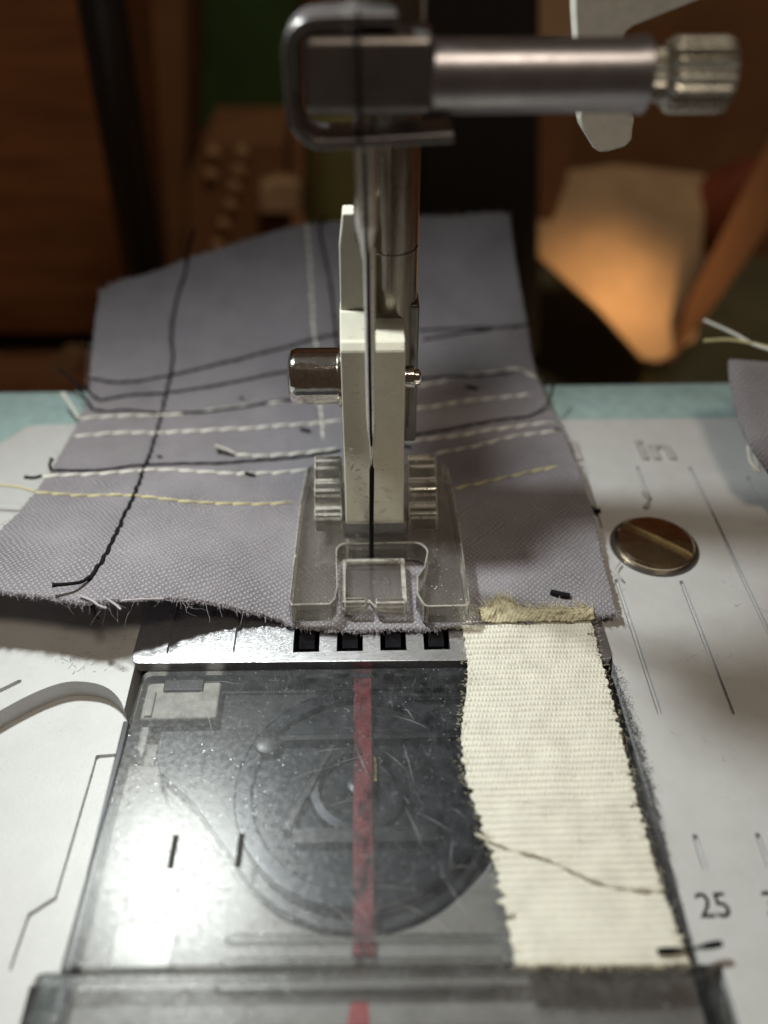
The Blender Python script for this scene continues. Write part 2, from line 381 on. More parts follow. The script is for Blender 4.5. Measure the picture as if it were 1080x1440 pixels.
def slot_bm(p, q, w, z0, z1, n=6):
    """rounded slot from p to q (xy), full width w"""
    p, q = Vector(p), Vector(q); d = (q-p).normalized(); a0 = math.atan2(d.y, d.x); pts = []
    for i in range(n+1):
        t = a0+math.pi/2+math.pi*i/n; pts.append((p.x+w/2*math.cos(t), p.y+w/2*math.sin(t)))
    for i in range(n+1):
        t = a0-math.pi/2+math.pi*i/n; pts.append((q.x+w/2*math.cos(t), q.y+w/2*math.sin(t)))
    return prism_bm(pts, z0, z1)
def text_obj(name, body, x, y, z, size, h, m, parent, sx=1.0, bevel=0.02):
    cu = bpy.data.curves.new(name, 'FONT'); cu.body = body; cu.size = size; cu.extrude = h; cu.bevel_depth = bevel; cu.offset = 0.02
    o = bpy.data.objects.new(name, cu); COL.objects.link(o)
    me = bpy.data.meshes.new_from_object(o.evaluated_get(bpy.context.evaluated_depsgraph_get()))
    bpy.data.objects.remove(o); bpy.data.curves.remove(cu)
    me.transform(Matrix.Translation((x, y, z)) @ Matrix.Diagonal((sx, 1, 1, 1)))
    return link(name, me, m, parent, False)

def rnd(pts, a, b):
    q = smooth_path([(x, y, 0) for x, y in pts[a:b+1]], .5)
    return pts[:a]+[(p.x, p.y) for p in q]+pts[b+1:]
# ============================================================ SEWING MACHINE
mach = thing('sewing_machine', 'sewing machine bed in white and teal plastic with steel needle plate under the grey cloth', 'sewing machine', (0, 0, -8))
# teal body under the white bed
bm = box_bm(-75, 75, -62, 38.6, -14, -0.6, 1.2, 4)
base = bm_obj('machine_body', bm, M['teal'], mach)
wellb = bm_obj('cutter', box_bm(-23, 23, -59, 8, -9, 5), None)
boolean_cut(base, [wellb, bm_obj('cutter', box_bm(-26.5, 26, -61.5, -37.8, -9, 5), None), bm_obj('cutter', prism_bm([(-80, -70), (80, -70), (80, 28.0), (-41.5, 28.9), (-44.4, 27.2), (-61.0, 3.0), (-80, 3)], -2.7, 5), None)]); base.data.materials.clear(); base.data.materials.append(M['teal']); sharpen(base)
# white bed
pts = [(-60, -60), (75, -60), (75, 28.8), (-41.5, 29.6)]
pts = [(-62, -60), (75, -60), (75, 28.8), (-42.5, 29.6), (-44.2, 29.0), (-45.0, 27.4), (-62, 3)]
bm = prism_bm(pts, -2.6, 0)
top = [e for e in bm.edges if all(abs(v.co.z) < 1e-4 for v in e.verts)]
bmesh.ops.bevel(bm, geom=top, offset=0.7, segments=4, affect='EDGES', profile=0.5)
bed = bm_obj('bed', bm, M['bed'], mach)
cut = []
cut.append(bm_obj('cutter', prism_bm([(-22.35, -61), (-22.35, 8), (22.75, 8), (22.75, -61)], -5, 5), None))
cut.append(bm_obj('cutter', prism_bm([(-25.0, -61), (-25.0, -38.6), (24.3, -39.2), (24.3, -61)], -5, 5), None))
# finger recess at the left of the bobbin cover
rp = [(-22.0, -18.2), (-22.3, -16.2), (-23.2, -14.6), (-24.6, -13.4), (-26.2, -12.85), (-28.2, -12.75), (-30.2, -13.5), (-32.4, -15.0), (-35, -17.3), (-38, -20.5),
      (-39.5, -24), (-40, -30), (-39, -36), (-33, -38), (-28, -37), (-25.9, -34.9), (-24.6, -33.6), (-22.9, -22), (-22.0, -21)]
sp_ = smooth_path([(a, b, 0) for a, b in rp[:12]], 0.5)
rpts = [(p.x, p.y) for p in sp_]+[(-40, -44), (-33, -50), (-24, -50), (-22, -48)]
bmr = prism_bm(rpts, -2.1, 3)
cut.append(bm_obj('cutter', bmr, None))
lines = [((25.8, 18.6), (25.6, 7.6)), ((25.5, -0.8), (25.6, -17.5)), ((32.4, 18.2), (32.3, 12.2)), ((32.2, -1.2), (32.1, -17.7)),
         ((38.7, 18.0), (38.8, -17.7)), ((45.1, 16.0), (45.1, -17.7)), ((25.3, -29.5), (25.3, -32.1)), ((30.3, -29.5), (30.3, -32.1)), ((35.3, -29.5), (35.3, -32.1)),
         ((-34.5, -13.9), (-32.7, -12.6)), ((-38, -16.6), (-34.5, -13.9))]
for p, q in lines: cut.append(bm_obj('cutter', slot_bm(p, q, 0.46, -0.42, 1), None))
rz = [onz(*q, -2.1) for q in [(164, 1062), (137, 1064), (134, 1076), (80, 1262), (42, 1286), (16, 1362)]]
for a, b in zip(rz, rz[1:]): cut.append(bm_obj('cutter', slot_bm((a.x, a.y), (b.x, b.y), .34, -2.5, 3), None))
boolean_cut(bed, cut); bed.data.materials.clear(); bed.data.materials.append(M['bed']); sharpen(bed)
text_obj('number', '25', 23.75, -35.9, -0.02, 2.7, 0.02, M['mark'], bed, 0.95, 0)
text_obj('number', '30', 28.75, -35.9, -0.02, 2.7, 0.02, M['mark'], bed, 0.95, 0)
text_obj('number', 'in', 32.9, 19.7, 0.02, 6.0, 0.3, M['markpale'], bed, 1.1, 0.08)
text_obj('number', '1', 24.1, 19.7, 0.02, 5.2, 0.3, M['markpale'], bed, 1.1, 0.08)

# steel needle plate with feed slots and two measuring grooves
pl = [(-22.0, -10.95), (-22.55, -10.7), (-22.75, -10.1), (-22.4, 8.5), (22.4, 8.5), (22.75, -10.7), (22.6, -11.3), (22.0, -11.5)]
bm = prism_bm(pl, -0.9, 0.3, r=0.1, seg=2)
plate = bm_obj('needle_plate', bm, M['plate'], mach)
cut = []
for k in range(4):
    x0 = -7.55+4.17*k
    cut.append(bm_obj('cutter', box_bm(x0, x0+2.5, -9.95, 3.0, -3, 3), None))
for x, y0 in ((-19.25, -9.7), (-12.95, -9.7), (-19.25+38.5, -9.7)):
    cut.append(bm_obj('cutter', slot_bm((x, y0+0.1), (x+.15, 6), 0.62, -0.05, 2), None))
boolean_cut(plate, cut); plate.data.materials.clear(); plate.data.materials.append(M['plate']); sharpen(plate)
for k in range(4):
    x0 = -7.55+4.17*k+0.5; prof = []
    y = -9.0
    while y < 2:
        prof += [(y, -0.35), (y+0.55, 0.15)]; y += 0.75
    bm = prism_bm(prof+[(2.2, -1.5), (-9.0, -1.5)], x0, x0+1.5, 'x')
    bm_obj('feed_dog', bm, M['blackmetal'], plate, False)
# plate screw (big slotted head)
sc = Vector((30.75, 4.3, 0))
scr = bm_obj('screw', lathe_bm([(-1.2, 4.1), (0.25, 4.25), (0.55, 4.2), (0.8, 3.95), (0.92, 3.5), (1.0, 2.0), (1.03, 0.02)], sc, 'z', 64), M['nickel'], mach)
c = box_bm(-6, 6, -0.6, 0.6, 0.5, 2); c.transform(Matrix.Translation(sc) @ Matrix.Rotation(R(-41), 4, 'Z'))
boolean_cut(scr, [bm_obj('cutter', c, None)]); scr.data.materials.clear(); scr.data.materials.append(M['nickel']); sharpen(scr, 25)
slf = box_bm(-4.0, 4.0, -0.58, 0.58, 0.42, 0.53); slf.transform(Matrix.Translation(sc) @ Matrix.Rotation(R(-41), 4, 'Z')); bm_obj('slot_floor', slf, M['brassrough'], scr, False)
# the countersunk moat round the screw head holds shadow, put in as a thin dark washer
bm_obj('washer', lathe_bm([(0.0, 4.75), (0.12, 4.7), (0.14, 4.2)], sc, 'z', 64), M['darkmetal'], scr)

# bobbin compartment under the clear cover
bm_obj('bobbin_tray', box_bm(-22.9, 22.9, -58, 8, -7.5, -4.2), M['tray'], mach)
bm_obj('tray_shelf', prism_bm(rnd([(-22.8, -57), (-22.8, -20.5), (-18.8, -20.5), (-17.6, -24), (-14.8, -26.5), (-12.4, -29), (-10, -32), (-6.5, -34.6), (-1.5, -35.8), (3.5, -34.8), (7.4, -32), (9.8, -29), (11.5, -24.5), (14, -22), (22.8, -22), (22.8, -57)], 2, 13), -3.4, -2.0, r=.2), M['tray'], mach)
bm_obj('hook_race', prism_bm(rnd([(-19.2, -3), (-19.6, -20), (-15.5, -23.8), (-12.6, -27.5), (-9.5, -31.5), (-5.5, -34.2), (-1.4, -35.1), (3, -34.2), (7, -31.6), (9.6, -27), (10.6, -22), (22.0, -19.5), (22.0, -3)], 2, 12), -4.1, -2.9, r=.15), M['hookgrey'], mach)
bc = Vector((-1.4, -23.2, 0))
case = bm_obj('bobbin_case', lathe_bm([(-2.85, 10.6), (-2.1, 10.6), (-1.9, 10.3), (-1.9, 9.2), (-2.3, 8.9), (-2.35, 4.4), (-1.9, 4.1), (-1.85, 3.4), (-2.6, 3.2), (-2.7, 0.02)], bc, 'z', 72), M['blackmetal'], mach)
bm_obj('bobbin_hub', lathe_bm([(-2.65, 1.3), (-2.2, 1.2), (-2.1, 0.8), (-2.3, 0.6), (-2.4, 0.02)], bc+Vector((0.3, 0.6, 0)), 'z', 32), M['blackmetal'], case)
bm_obj('latch', box_bm(-0.1, 0.25, -22.6, -19.2, -2.3, -1.95, .08), M['gold'], case)  # goldish highlight on the case put in as a thin bar
bm_obj('case_bar', box_bm(-6.8, 5.2, -28.4, -27.0, -1.9, -1.62, .1), M['hookgrey'], case)
bm_obj('case_arm', prism_bm([(-3.9, -19.0), (-3.3, -19.0), (-7.0, -27.2), (-7.8, -27.2)], -1.9, -1.6, r=.08), M['hookgrey'], case)
bm_obj('case_spring', box_bm(-9.0, 9.6, -18.6, -18.0, -1.95, -1.5, .1), M['hookgrey'], case)
for y in (-12.2, -13.6, -15.4, -17.0): bm_obj('hook_rib', box_bm(-5.5, 9.4, y-0.22, y+0.22, -2.95, -2.3, .08), M['blackmetal'], mach)
bm_obj('case_screw', lathe_bm([(-2.0, 1.3), (-1.55, 1.25), (-1.45, .9), (-1.45, .02)], (-9.4, -18.6, 0), 'z', 28), M['hookgrey'], case)
clip = bm_obj('clip', box_bm(-21.3, -14.3, -16.0, -11.8, -2.9, -1.5, .25), M['lightclip'], mach)
bm_obj('clip_tab', box_bm(-19.6, -15.9, -13.0, -11.7, -1.5, -1.2, .1), M['black'], clip)
bm_obj('clip_tab', box_bm(-20.9, -20.2, -15.8, -13.0, -1.5, -1.25, .1), M['lightclip'], clip)

# presser bar, needle bar, threader
pb = bm_obj('presser_bar', lathe_bm([(12.5, 2.4), (31.4, 2.4), (31.45, 2.28), (31.7, 2.28), (31.75, 2.42), (120, 2.42)], (2.35, 11.2, 0), 'z', 48), M['barsteel'], mach)
bm_obj('bar_side_block', box_bm(3.6, 4.95, 9.6, 12.6, 10.5, 26.2, .3), M['darkmetal'], pb)
bm_obj('needle_bar', lathe_bm([(50, 3.0), (120, 3.0)], (1.4, 3.4, 0), 'z', 48), M['barsteel'], mach)
def py(px_, py_, Y): p = ony(px_, py_, Y); return (p.x, p.z)
bm = prism_bm([py(*q, 15) for q in [(806, -90), (808, 20), (812, 90), (820, 150), (814, 165), (818, 182), (834, 208), (842, 215), (856, 214), (880, 207), (889, 197), (890, 182), (893, 168), (888, 160), (876, 90), (876, 60), (880, 46), (892, 37), (985, 0), (1060, -32), (1060, -90)]], 15, 17.2, 'y', .25)
bm_obj('needle_threader', bm, M['white'], mach)

# lamp head of the machine above the needle
bm_obj('machine_head', box_bm(-75, 75, -4, 48, 100, 150, 8, 4), M['headplastic'], mach)
# added unseen paddle on a stem, placed to cast the shadow across the cloth
paddle_ = bm_obj('threader_lever', box_bm(-20.5, -13.9, 12.6, 24.5, 52.6, 55.0, 1.0, 3), M['headplastic'], mach)
bm_obj('lever_stem', lathe_bm([(55.3, 1.1), (101, 1.1)], (-19, 23.2, 0), 'z', 20), M['satin'], paddle_)
bm_obj('side_rail', box_bm(-22.3, -21.75, -57, -17, -3.4, -0.35, .1), M['hookgrey'], mach)
# ============================================================ BOBBIN COVER
cov = thing('bobbin_cover', 'clear smoky plastic slide cover over the black bobbin case with a red line down it', 'bobbin cover', (0, -25, -1))
cp = [(-21.5, -11.9), (-21.0, -11.5), (21.6, -11.9), (22.1, -12.4), (22.5, -39.0), (-22.5, -38.6)]
under(bm_obj('cover_panel', prism_bm(cp, -1.15, 0.0, r=.32), M['cover'], cov))
bm_obj('grip_lip', prism_bm([(-23.9, -38.75), (23.5, -39.3), (23.6, -56), (-24.2, -56)], -1.9, 0.75, r=.55, seg=4), M['cover'], cov)
under(cov.children[-1] if False else [o for o in COL.objects if o.name == 'grip_lip'][0])
for i, y in enumerate((-36.7, -38.35)):
    bm_obj('grip_ridge', prism_bm([(-10.7-0.2*i, y-.3), (-11.0-.2*i, y), (-10.7-.2*i, y+.3), (8.7, y-.1), (9.0, y-.4), (8.7, y-.7)], -0.02, 0.42, r=.16), M['cover'], cov)
bm_obj('grip_ridge', prism_bm([(-10.9, -40.6), (-11.3, -40.3), (-10.9, -40.0), (8.7, -40.4), (9.0, -40.7), (8.7, -41)], .72, 1.1, r=.16), M['cover'], cov)
bm_obj('red_line', prism_bm([(-1.75, -11.8), (-0.15, -11.8), (-0.25, -37.6), (-1.85, -37.6)], -1.34, -1.22), M['red'], cov)
bm_obj('red_line', prism_bm([(-1.95, -40.3), (-0.75, -40.3), (-0.4, -44), (-2.7, -44)], -2.1, -1.98), M['redfront'], cov)
for x in (-15.8, -10.6): bm_obj('tick_mark', prism_bm([(x-.22, -28.35), (x+.24, -28.35), (x+.2, -31.15), (x-.28, -31.15)], -0.02, 0.05), M['darkgroove'], cov)
bm_obj('moulded_pad', box_bm(-19.4, -15.0, -38.0, -34.8, -1.5, -1.2, .1), M['cover'], cov)

# ============================================================ PRESSER FOOT (clear)
foot = thing('presser_foot', 'clear plastic snap-on presser foot with two ribbed lugs pressing on the grey cloth', 'presser foot', (0.8, 3, 1.3))
def arc(cx, cy, r, a0, a1, n=6): return [(cx+r*math.cos(R(a0+(a1-a0)*i/n)), cy+r*math.sin(R(a0+(a1-a0)*i/n))) for i in range(n+1)]
sole = [(-7.9, -6.6), (-7.6, -7.2), (-3.9, -7.2), (-3.4, -6.4), (-3.2, -4.8), (-3.35, -0.6)]+arc(-2.4, 0.35, 0.95, 180, 90, 5)+[(-2.4, 1.3)]+arc(4.3, -0.1, 1.4, 90, 0, 6)+[(5.3, -2.2), (4.5, -3.6), (4.35, -5.9), (4.9, -7.4), (5.3, -7.7), (9.1, -7.7), (9.45, -7.1), (9.35, 8), (9.0, 13.9), (8.5, 14.6), (-6.6, 14.6), (-7.1, 13.9), (-7.55, 8)]
sole_o = bm_obj('sole', prism_bm(sole, 1.45, 3.9, r=.24, seg=3, mi=1), M['clear'], foot)
sole_o.data.materials.append(M['clearedge'])
boolean_cut(sole_o, [bm_obj('cutter', box_bm(-2.6, 3.9, 2.1, 4.6, 2.4, 6, .1), None)])
while len(sole_o.data.materials) < 2: sole_o.data.materials.append(M['clearedge'])
sole_o.data.materials[0] = M['clear']; sole_o.data.materials[1] = M['clearedge']; sharpen(sole_o)
tongue = [(-2.9, 0.9), (-2.9, -6.1), (-2.2, -6.5), (-0.9, -6.2), (-0.2, -5.2), (0.5, -6.3), (1.2, -6.6), (3.2, -6.7), (3.5, -6.2), (3.5, 0.9)]
bm_obj('toe_plate', prism_bm(tongue, 1.5, 2.15, r=.14, seg=2, mi=1), M['clearthin'], foot).data.materials.append(M['clearedge'])
for x0, x1, y0, y1 in ((3.05, 3.5, -5.9, 0.5), (-2.9, -2.5, -5.6, 0.5), (-2.5, 3.05, .15, .5)):
    bm_obj('toe_rim', box_bm(x0, x1, y0, y1, 2.1, 2.45, .1), M['clearedge'], foot)
bm_obj('toe_ridge', prism_bm([(-6.4, 1.5), (-6.5, 2.7), (-6.1, 3.1), (-5.4, 2.9), (-5.0, 2.1), (-5.0, 1.5)], -2.6, -0.5, 'x', .14, 2, 1), M['clear'], foot).data.materials.append(M['clearedge'])
bm_obj('toe_ridge', prism_bm([(-6.6, 1.5), (-6.7, 2.7), (-6.3, 3.1), (-5.5, 2.9), (-5.2, 2.1), (-5.2, 1.5)], 0.4, 3.3, 'x', .14, 2, 1), M['clear'], foot).data.materials.append(M['clearedge'])
lug = [(3.3, 3.7), (3.4, 5.4), (3.8, 5.75), (4.6, 5.85), (5.0, 5.6), (5.25, 5.9), (5.3, 6.9), (5.7, 7.4), (6.6, 7.7), (7.2, 7.5), (7.5, 7.9), (7.9, 8.6), (8.7, 9.0), (9.8, 8.8), (10.5, 8.0), (11.0, 6.4), (11.2, 3.7)]
for x0, x1 in ((-5.75, -2.85), (4.0, 7.05)):
    bm_obj('lug', prism_bm(lug, x0, x1, 'x', .17, 3, 1), M['clear'], foot).data.materials.append(M['clearedge'])

# ============================================================ FOOT HOLDER (ivory ankle)
hold = thing('foot_holder', 'ivory plastic foot holder with tall thin lever and chrome thumb screw behind the needle', 'foot holder', (0.5, 5, 5))
prof = [(1.9, 6.0), (1.75, 6.6), (2.4, 9.2), (3.3, 12.6), (3.9, 15.5), (4.0, 24.6), (4.6, 25.3), (9.0, 25.3), (9.0, 12), (7.6, 7.5), (5.6, 5.6), (2.6, 5.5)]
bm_obj('holder_body', prism_bm(prof, -2.45, 3.42, 'x', .18), M['ankle'], hold)
shoulder = [(4.05, 24.4), (6.9, 26.5), (7.2, 33.2), (7.9, 35.9), (9.2, 35.9), (9.2, 24.4)]
bm_obj('lever', prism_bm([(-2.42, 25.0), (-2.32, 33.0), (-1.95, 35.9), (-0.95, 35.9), (-0.9, 33.6), (-0.2, 32.8), (-0.1, 25.0)], 7.3, 9.3, 'y', .15), M['ankle'], hold)
bm_obj('lever_base', prism_bm([(4.05, 24.2), (4.3, 24.8), (7.0, 27.0), (9.25, 27.0), (9.25, 24.2)], -2.47, -0.05, 'x', .14), M['ankle'], hold)
bm = bmesh.new()
zy = [(6.6, 1.75), (9.2, 2.4), (12.6, 3.3), (15.5, 3.9), (24.4, 4.0)]
for _ in range(110):
    z = random.choice([random.uniform(6.6, 13), random.uniform(6.6, 13), random.uniform(13, 24)]); x = random.uniform(-2.2, 3.2); a_ = random.gauss(0.3, .5); l_ = random.uniform(.08, .42); P_ = []
    for k in range(4):
        zz = min(24.3, z+l_*k/3*math.sin(a_)); P_.append((x+l_*k/3*math.cos(a_)+random.gauss(0, .03), float(np.interp(zz, [q[0] for q in zy], [q[1] for q in zy]))-.012, zz))
    tube_into(bm, P_, .009, 4)
o_ = bm_obj('fibre_scuff', bm, M['mark'], hold); o_['kind'] = 'stuff'
ts = bm_obj('thumb_screw', lathe_bm([(-2.4, 2.35), (-2.6, 2.6), (-2.95, 2.72), (-6.7, 2.72), (-7.25, 2.5), (-7.5, 2.1), (-7.55, 0.02)], (0, 7.6, 19.9), 'x', 56), M['chrome'], hold)
bm_obj('screw_collar', lathe_bm([(-2.2, 3.0), (-2.75, 3.0), (-2.8, 2.6)], (0, 7.6, 19.9), 'x', 48), M['chrome'], ts)
bm_obj('screw_end', lathe_bm([(3.3, 1.1), (4.4, 1.1), (4.55, .8), (4.95, .75), (5.1, .5), (5.1, .02)], (0, 7.4, 19.8), 'x', 32), M['chrome'], hold)

# ============================================================ NEEDLE, CLAMP
nx = 0.22
nd = thing('sewing_needle', 'thin steel sewing needle standing in front of the ivory foot holder', 'needle', (nx, 0, 14.9))
bm_obj('needle_shank', lathe_bm([(35.2, .36), (36.2, .5), (37.6, .80), (38.2, .82), (47, .82)], (nx-.2, 0.1, 0), 'z', 28), M['needlesteel'], nd)
bl = bm_obj('needle_blade', lathe_bm([(14.9, .03), (15.6, .10), (17.5, .20), (19.0, .36), (20.5, .44), (36, .47)], (nx, 0, 0), 'z', 28), M['needlesteel'], nd)
c1 = bm_obj('cutter', box_bm(nx-.09, nx+.09, -1, -.13, 19.6, 37), None)
c2 = bm_obj('cutter', lathe_bm([(-1, .15), (1, .15)], (nx, 0, 18.2), 'y', 16), None); c2.data.transform(Matrix.Translation((0, 0, 18.2)) @ Matrix.Diagonal((1, 1, 3.6, 1)) @ Matrix.Translation((0, 0, -18.2)))
boolean_cut(bl, [c1, c2]); bl.data.materials.clear(); bl.data.materials.append(M['needlesteel']); sharpen(bl)
cl = thing('needle_clamp', 'dark metal needle clamp block with bent wire guide and knurled screw at the top', 'needle clamp', (0, 0, 48))
bm_obj('clamp_block', box_bm(-4.15, 4.75, -2.6, 3.2, 46.45, 51.4, .8, 5), M['darkmetal'], cl)
# bent sheet guide: path in XZ
M['guide'] = simple('guide_metal', (0.24, 0.23, 0.24), 0.3, 0.85)
path = [(2.2, 52.3), (-2.8, 52.2), (-4.3, 51.7), (-4.95, 50.6), (-5.0, 48.5), (-4.95, 46.6), (-4.6, 45.5), (-3.7, 44.75), (-2.2, 44.55), (6.2, 44.95)]
ps = smooth_path([(a, 0, b) for a, b in path], 0.25)
ou, inn = [], []
for i, p in enumerate(ps):
    d = (ps[min(i+1, len(ps)-1)]-ps[max(i-1, 0)]).normalized(); nrm = Vector((-d.z, 0, d.x))
    ou.append((p.x+nrm.x*.34, p.z+nrm.z*.34)); inn.append((p.x-nrm.x*.34, p.z-nrm.z*.34))
bm_obj('thread_guide', prism_bm(ou+inn[::-1], -2.2, 1.6, 'y', .16), M['guide'], cl)
bz = 48.35
boss = bm_obj('clamp_arm', lathe_bm([(4.4, 2.42), (18.4, 2.38), (18.6, 2.5), (19.3, 2.5), (19.5, 2.3), (19.5, .02)], (0, 0, bz), 'x', 56), M['satin'], cl)
kn = bm_obj('clamp_screw', lathe_bm([(19.4, 1.7), (20.5, 1.7), (20.7, 2.0), (21.0, 2.35), (21.4, 2.45), (24.7, 2.45), (25.1, 2.3), (25.3, 1.9), (25.3, .02)], (0, 0, bz), 'x', 128, 16, .13), M['knob'], cl)
bm_obj('screw_core', lathe_bm([(19.3, 1.0), (24.6, 1.0), (24.7, .7), (24.7, .02)], (0, 0, bz), 'x', 28), M['barsteel'], kn)

# needle thread: from the guide down the blade and through the foot
tp = [(-0.35, -2.95, 53), (-0.3, -2.9, 46), (-0.1, -1.2, 43.5), (0.05, -.62, 36), (0.12, -.52, 25), (0.2, -.45, 19), (nx, -0.15, 17.6), (nx+.02, 0.35, 14.5), (nx-.05, 0.9, 9), (nx-.1, 1.2, 4.5), (nx-.1, 1.25, 1.0)]
bm = bmesh.new(); tube_into(bm, smooth_path(tp, 0.35), lambda t: .12 if t < .72 else .23, 8)
tag(bm_obj('needle_thread', bm, M['threadblack']), 'black thread running down the needle and into the clear foot', 'thread')

# ============================================================ GREY CLOTH
def sst(a, b, x):
    t = min(1, max(0, (x-a)/(b-a))); return t*t*(3-2*t)
def zc(x, y):
    z = 0.95
    z += 5.4*sst(6, 25, -x)*math.exp(-((y+8)/20)**2)
    z += 0.9*sst(9, 24, x)*(0.4+0.6*math.exp(-((y-12)/14)**2))
    yy = max(0, y-26); z += 0.0055*yy*yy
    w = sst(9, 18, abs(x-0.8)) if -8 < y < 15 else 1
    z += w*(0.45*noise.noise(Vector((x*.06, y*.09, 3)))+0.18*noise.noise(Vector((x*.2, y*.22, 9))))
    return max(z, 0.6)
def hit(px_, py_, lift=0.0):
    z = 1.5
    for _ in range(40):
        p = onz(px_, py_, z); z = 0.6*z+0.4*(zc(p.x, p.y)+lift)
    return onz(px_, py_, z)
def resample(pts, n):
    P = [Vector((p.x, p.y, 0)) for p in pts]; P = smooth_path(P, .3); L = [0]
    for a, b in zip(P, P[1:]): L.append(L[-1]+(b-a).length)
    out = []; j = 0
    for i in range(n):
        s = L[-1]*i/(n-1)
        while j < len(L)-2 and L[j+1] < s: j += 1
        t = (s-L[j])/max(1e-9, L[j+1]-L[j]); out.append(P[j].lerp(P[j+1], min(1, t)))
    return out
B_, W_, Y_ = 'black', 'white', 'yellow'
ROWS = []
def R_(*a, **k): ROWS.append((a, k))
R_([(127, 531), (170, 537), (240, 527), (310, 510), (400, 488), (478, 468)], B_, 1.9, 1.05)
R_([(588, 464), (640, 461), (700, 460), (738, 457)], B_, 1.9, 1.05)
R_([(594, 477), (640, 469), (690, 463)], B_, 1.9, 1.05)
R_([(128, 553), (142, 562), (180, 555), (240, 551), (330, 536), (400, 522), (470, 520)], B_, 1.9, 1.03)
R_([(130, 575), (150, 578), (180, 576), (250, 580), (330, 573), (400, 562), (440, 556)], B_, 2.1, 1.0)
R_([(112, 588), (180, 583), (250, 581)], W_, 2.25, .8)
R_([(285, 577), (400, 564)], W_, 4.2, .35)
R_([(104, 612), (180, 607), (250, 606), (330, 602), (400, 597), (478, 590)], W_, 2.2, .86)
R_([(330, 638), (370, 640), (420, 636), (475, 630)], W_, 2.2, .8)
R_([(72, 661), (120, 661), (160, 658), (200, 653), (300, 651), (400, 644), (480, 632)], B_, 2.2, 1.0)
R_([(58, 669), (120, 666), (160, 663), (250, 660), (330, 665), (430, 660)], W_, 2.2, .88)
R_([(48, 691), (100, 695), (165, 695), (250, 703), (330, 707), (412, 705)], Y_, 2.0, .85)
R_([(588, 532), (640, 528), (700, 525), (722, 522)], B_, 2.0, 1.02)
R_([(588, 541), (640, 531)], W_, 2.4, .8)
R_([(650, 527), (700, 521), (728, 517), (752, 530)], W_, 3.0, .6)
R_([(582, 574), (660, 562), (740, 554)], W_, 2.3, .68)
R_([(572, 613), (640, 601), (700, 590), (745, 585)], B_, 2.2, 1.0)
R_([(570, 620), (640, 612), (700, 602), (780, 593)], W_, 2.3, .78)
R_([(612, 637), (660, 628), (720, 613), (785, 605)], W_, 2.3, .75)
R_([(640, 686), (680, 677), (720, 668), (778, 656)], Y_, 2.3, .75)
R_([(265, 352), (261, 380), (247, 425), (241, 470), (243, 505), (232, 560), (222, 600), (200, 662), (186, 700), (173, 725), (160, 755), (140, 792), (126, 812)], B_, 1.7, 1.12, slant=10)
R_([(449, 318), (452, 335), (459, 368), (466, 405), (470, 440), (474, 480), (478, 530)], B_, 1.8, 1.05)
R_([(432, 312), (435, 360), (438, 410), (441, 460), (446, 500), (450, 560), (454, 618)], W_, 2.0, .85)
RP = []
for a_, k_ in ROWS:
    RP += [(p.x, p.y) for p in smooth_path([hit(*q) for q in a_[0]], .3)]
RP = np.array(RP)
NU, NV = 230, 300
e_front = [hit(*q) for q in [(-75, 828), (0, 832), (60, 838), (125, 846), (200, 841), (260, 842), (320, 852), (375, 866), (420, 880), (480, 886), (540, 884), (610, 883), (660, 878), (730, 874), (800, 868), (868, 864)]]
e_back = [hit(*q) for q in [(140, 408), (165, 396), (215, 383), (270, 362), (330, 343), (400, 322), (480, 310), (600, 304), (700, 299), (717, 304)]]
e_left = [hit(*q) for q in [(-75, 828), (0, 746), (50, 692), (80, 648), (105, 602), (124, 560), (127, 515), (133, 460), (140, 408)]]
e_right = [hit(*q) for q in [(868, 864), (850, 792), (828, 700), (795, 612), (768, 560), (750, 510), (742, 460), (731, 400), (717, 304)]]
fb, bb, lb, rb = resample(e_front, NU), resample(e_back, NU), resample(e_left, NV), resample(e_right, NV)
V = []; FC = []
for j in range(NV):
    v = j/(NV-1)
    for i in range(NU):
        u = i/(NU-1)
        p = fb[i]*(1-v)+bb[i]*v+lb[j]*(1-u)+rb[j]*u-(fb[0]*(1-u)*(1-v)+fb[-1]*u*(1-v)+bb[0]*(1-u)*v+bb[-1]*u*v)
        x, y = p.x, p.y
        if i in (0, NU-1): x += random.uniform(-.12, .12)
        if j in (0, NV-1): y += random.uniform(-.16, .16)
        V.append((x, y, zc(x, y)))
VA = np.array(V); dmin = np.full(len(VA), 9.0)
for c in range(0, len(VA), 4000):
    d_ = np.sqrt(((VA[c:c+4000, None, :2]-RP[None])**2).sum(2)).min(1); dmin[c:c+4000] = d_
VA[:, 2] -= .16*np.exp(-(dmin/.45)**2)-.05*np.exp(-((dmin-1.1)/.5)**2)
V = [tuple(v) for v in VA]
for j in range(NV-1):
    for i in range(NU-1):
        a = j*NU+i; FC.append((a, a+1, a+1+NU, a+NU))
me = bpy.data.meshes.new('fabric'); me.from_pydata(V, [], FC); me.update()
cloth = thing('cloth_swatch', 'grey woven cotton swatch crossed by rows of black, white and yellow stitches under the foot', 'fabric', (-6, 20, 1))
fab = link('fabric', me, M['cloth'], cloth)
sd = fab.modifiers.new('thick', 'SOLIDIFY'); sd.thickness = 0.42; sd.offset = -1

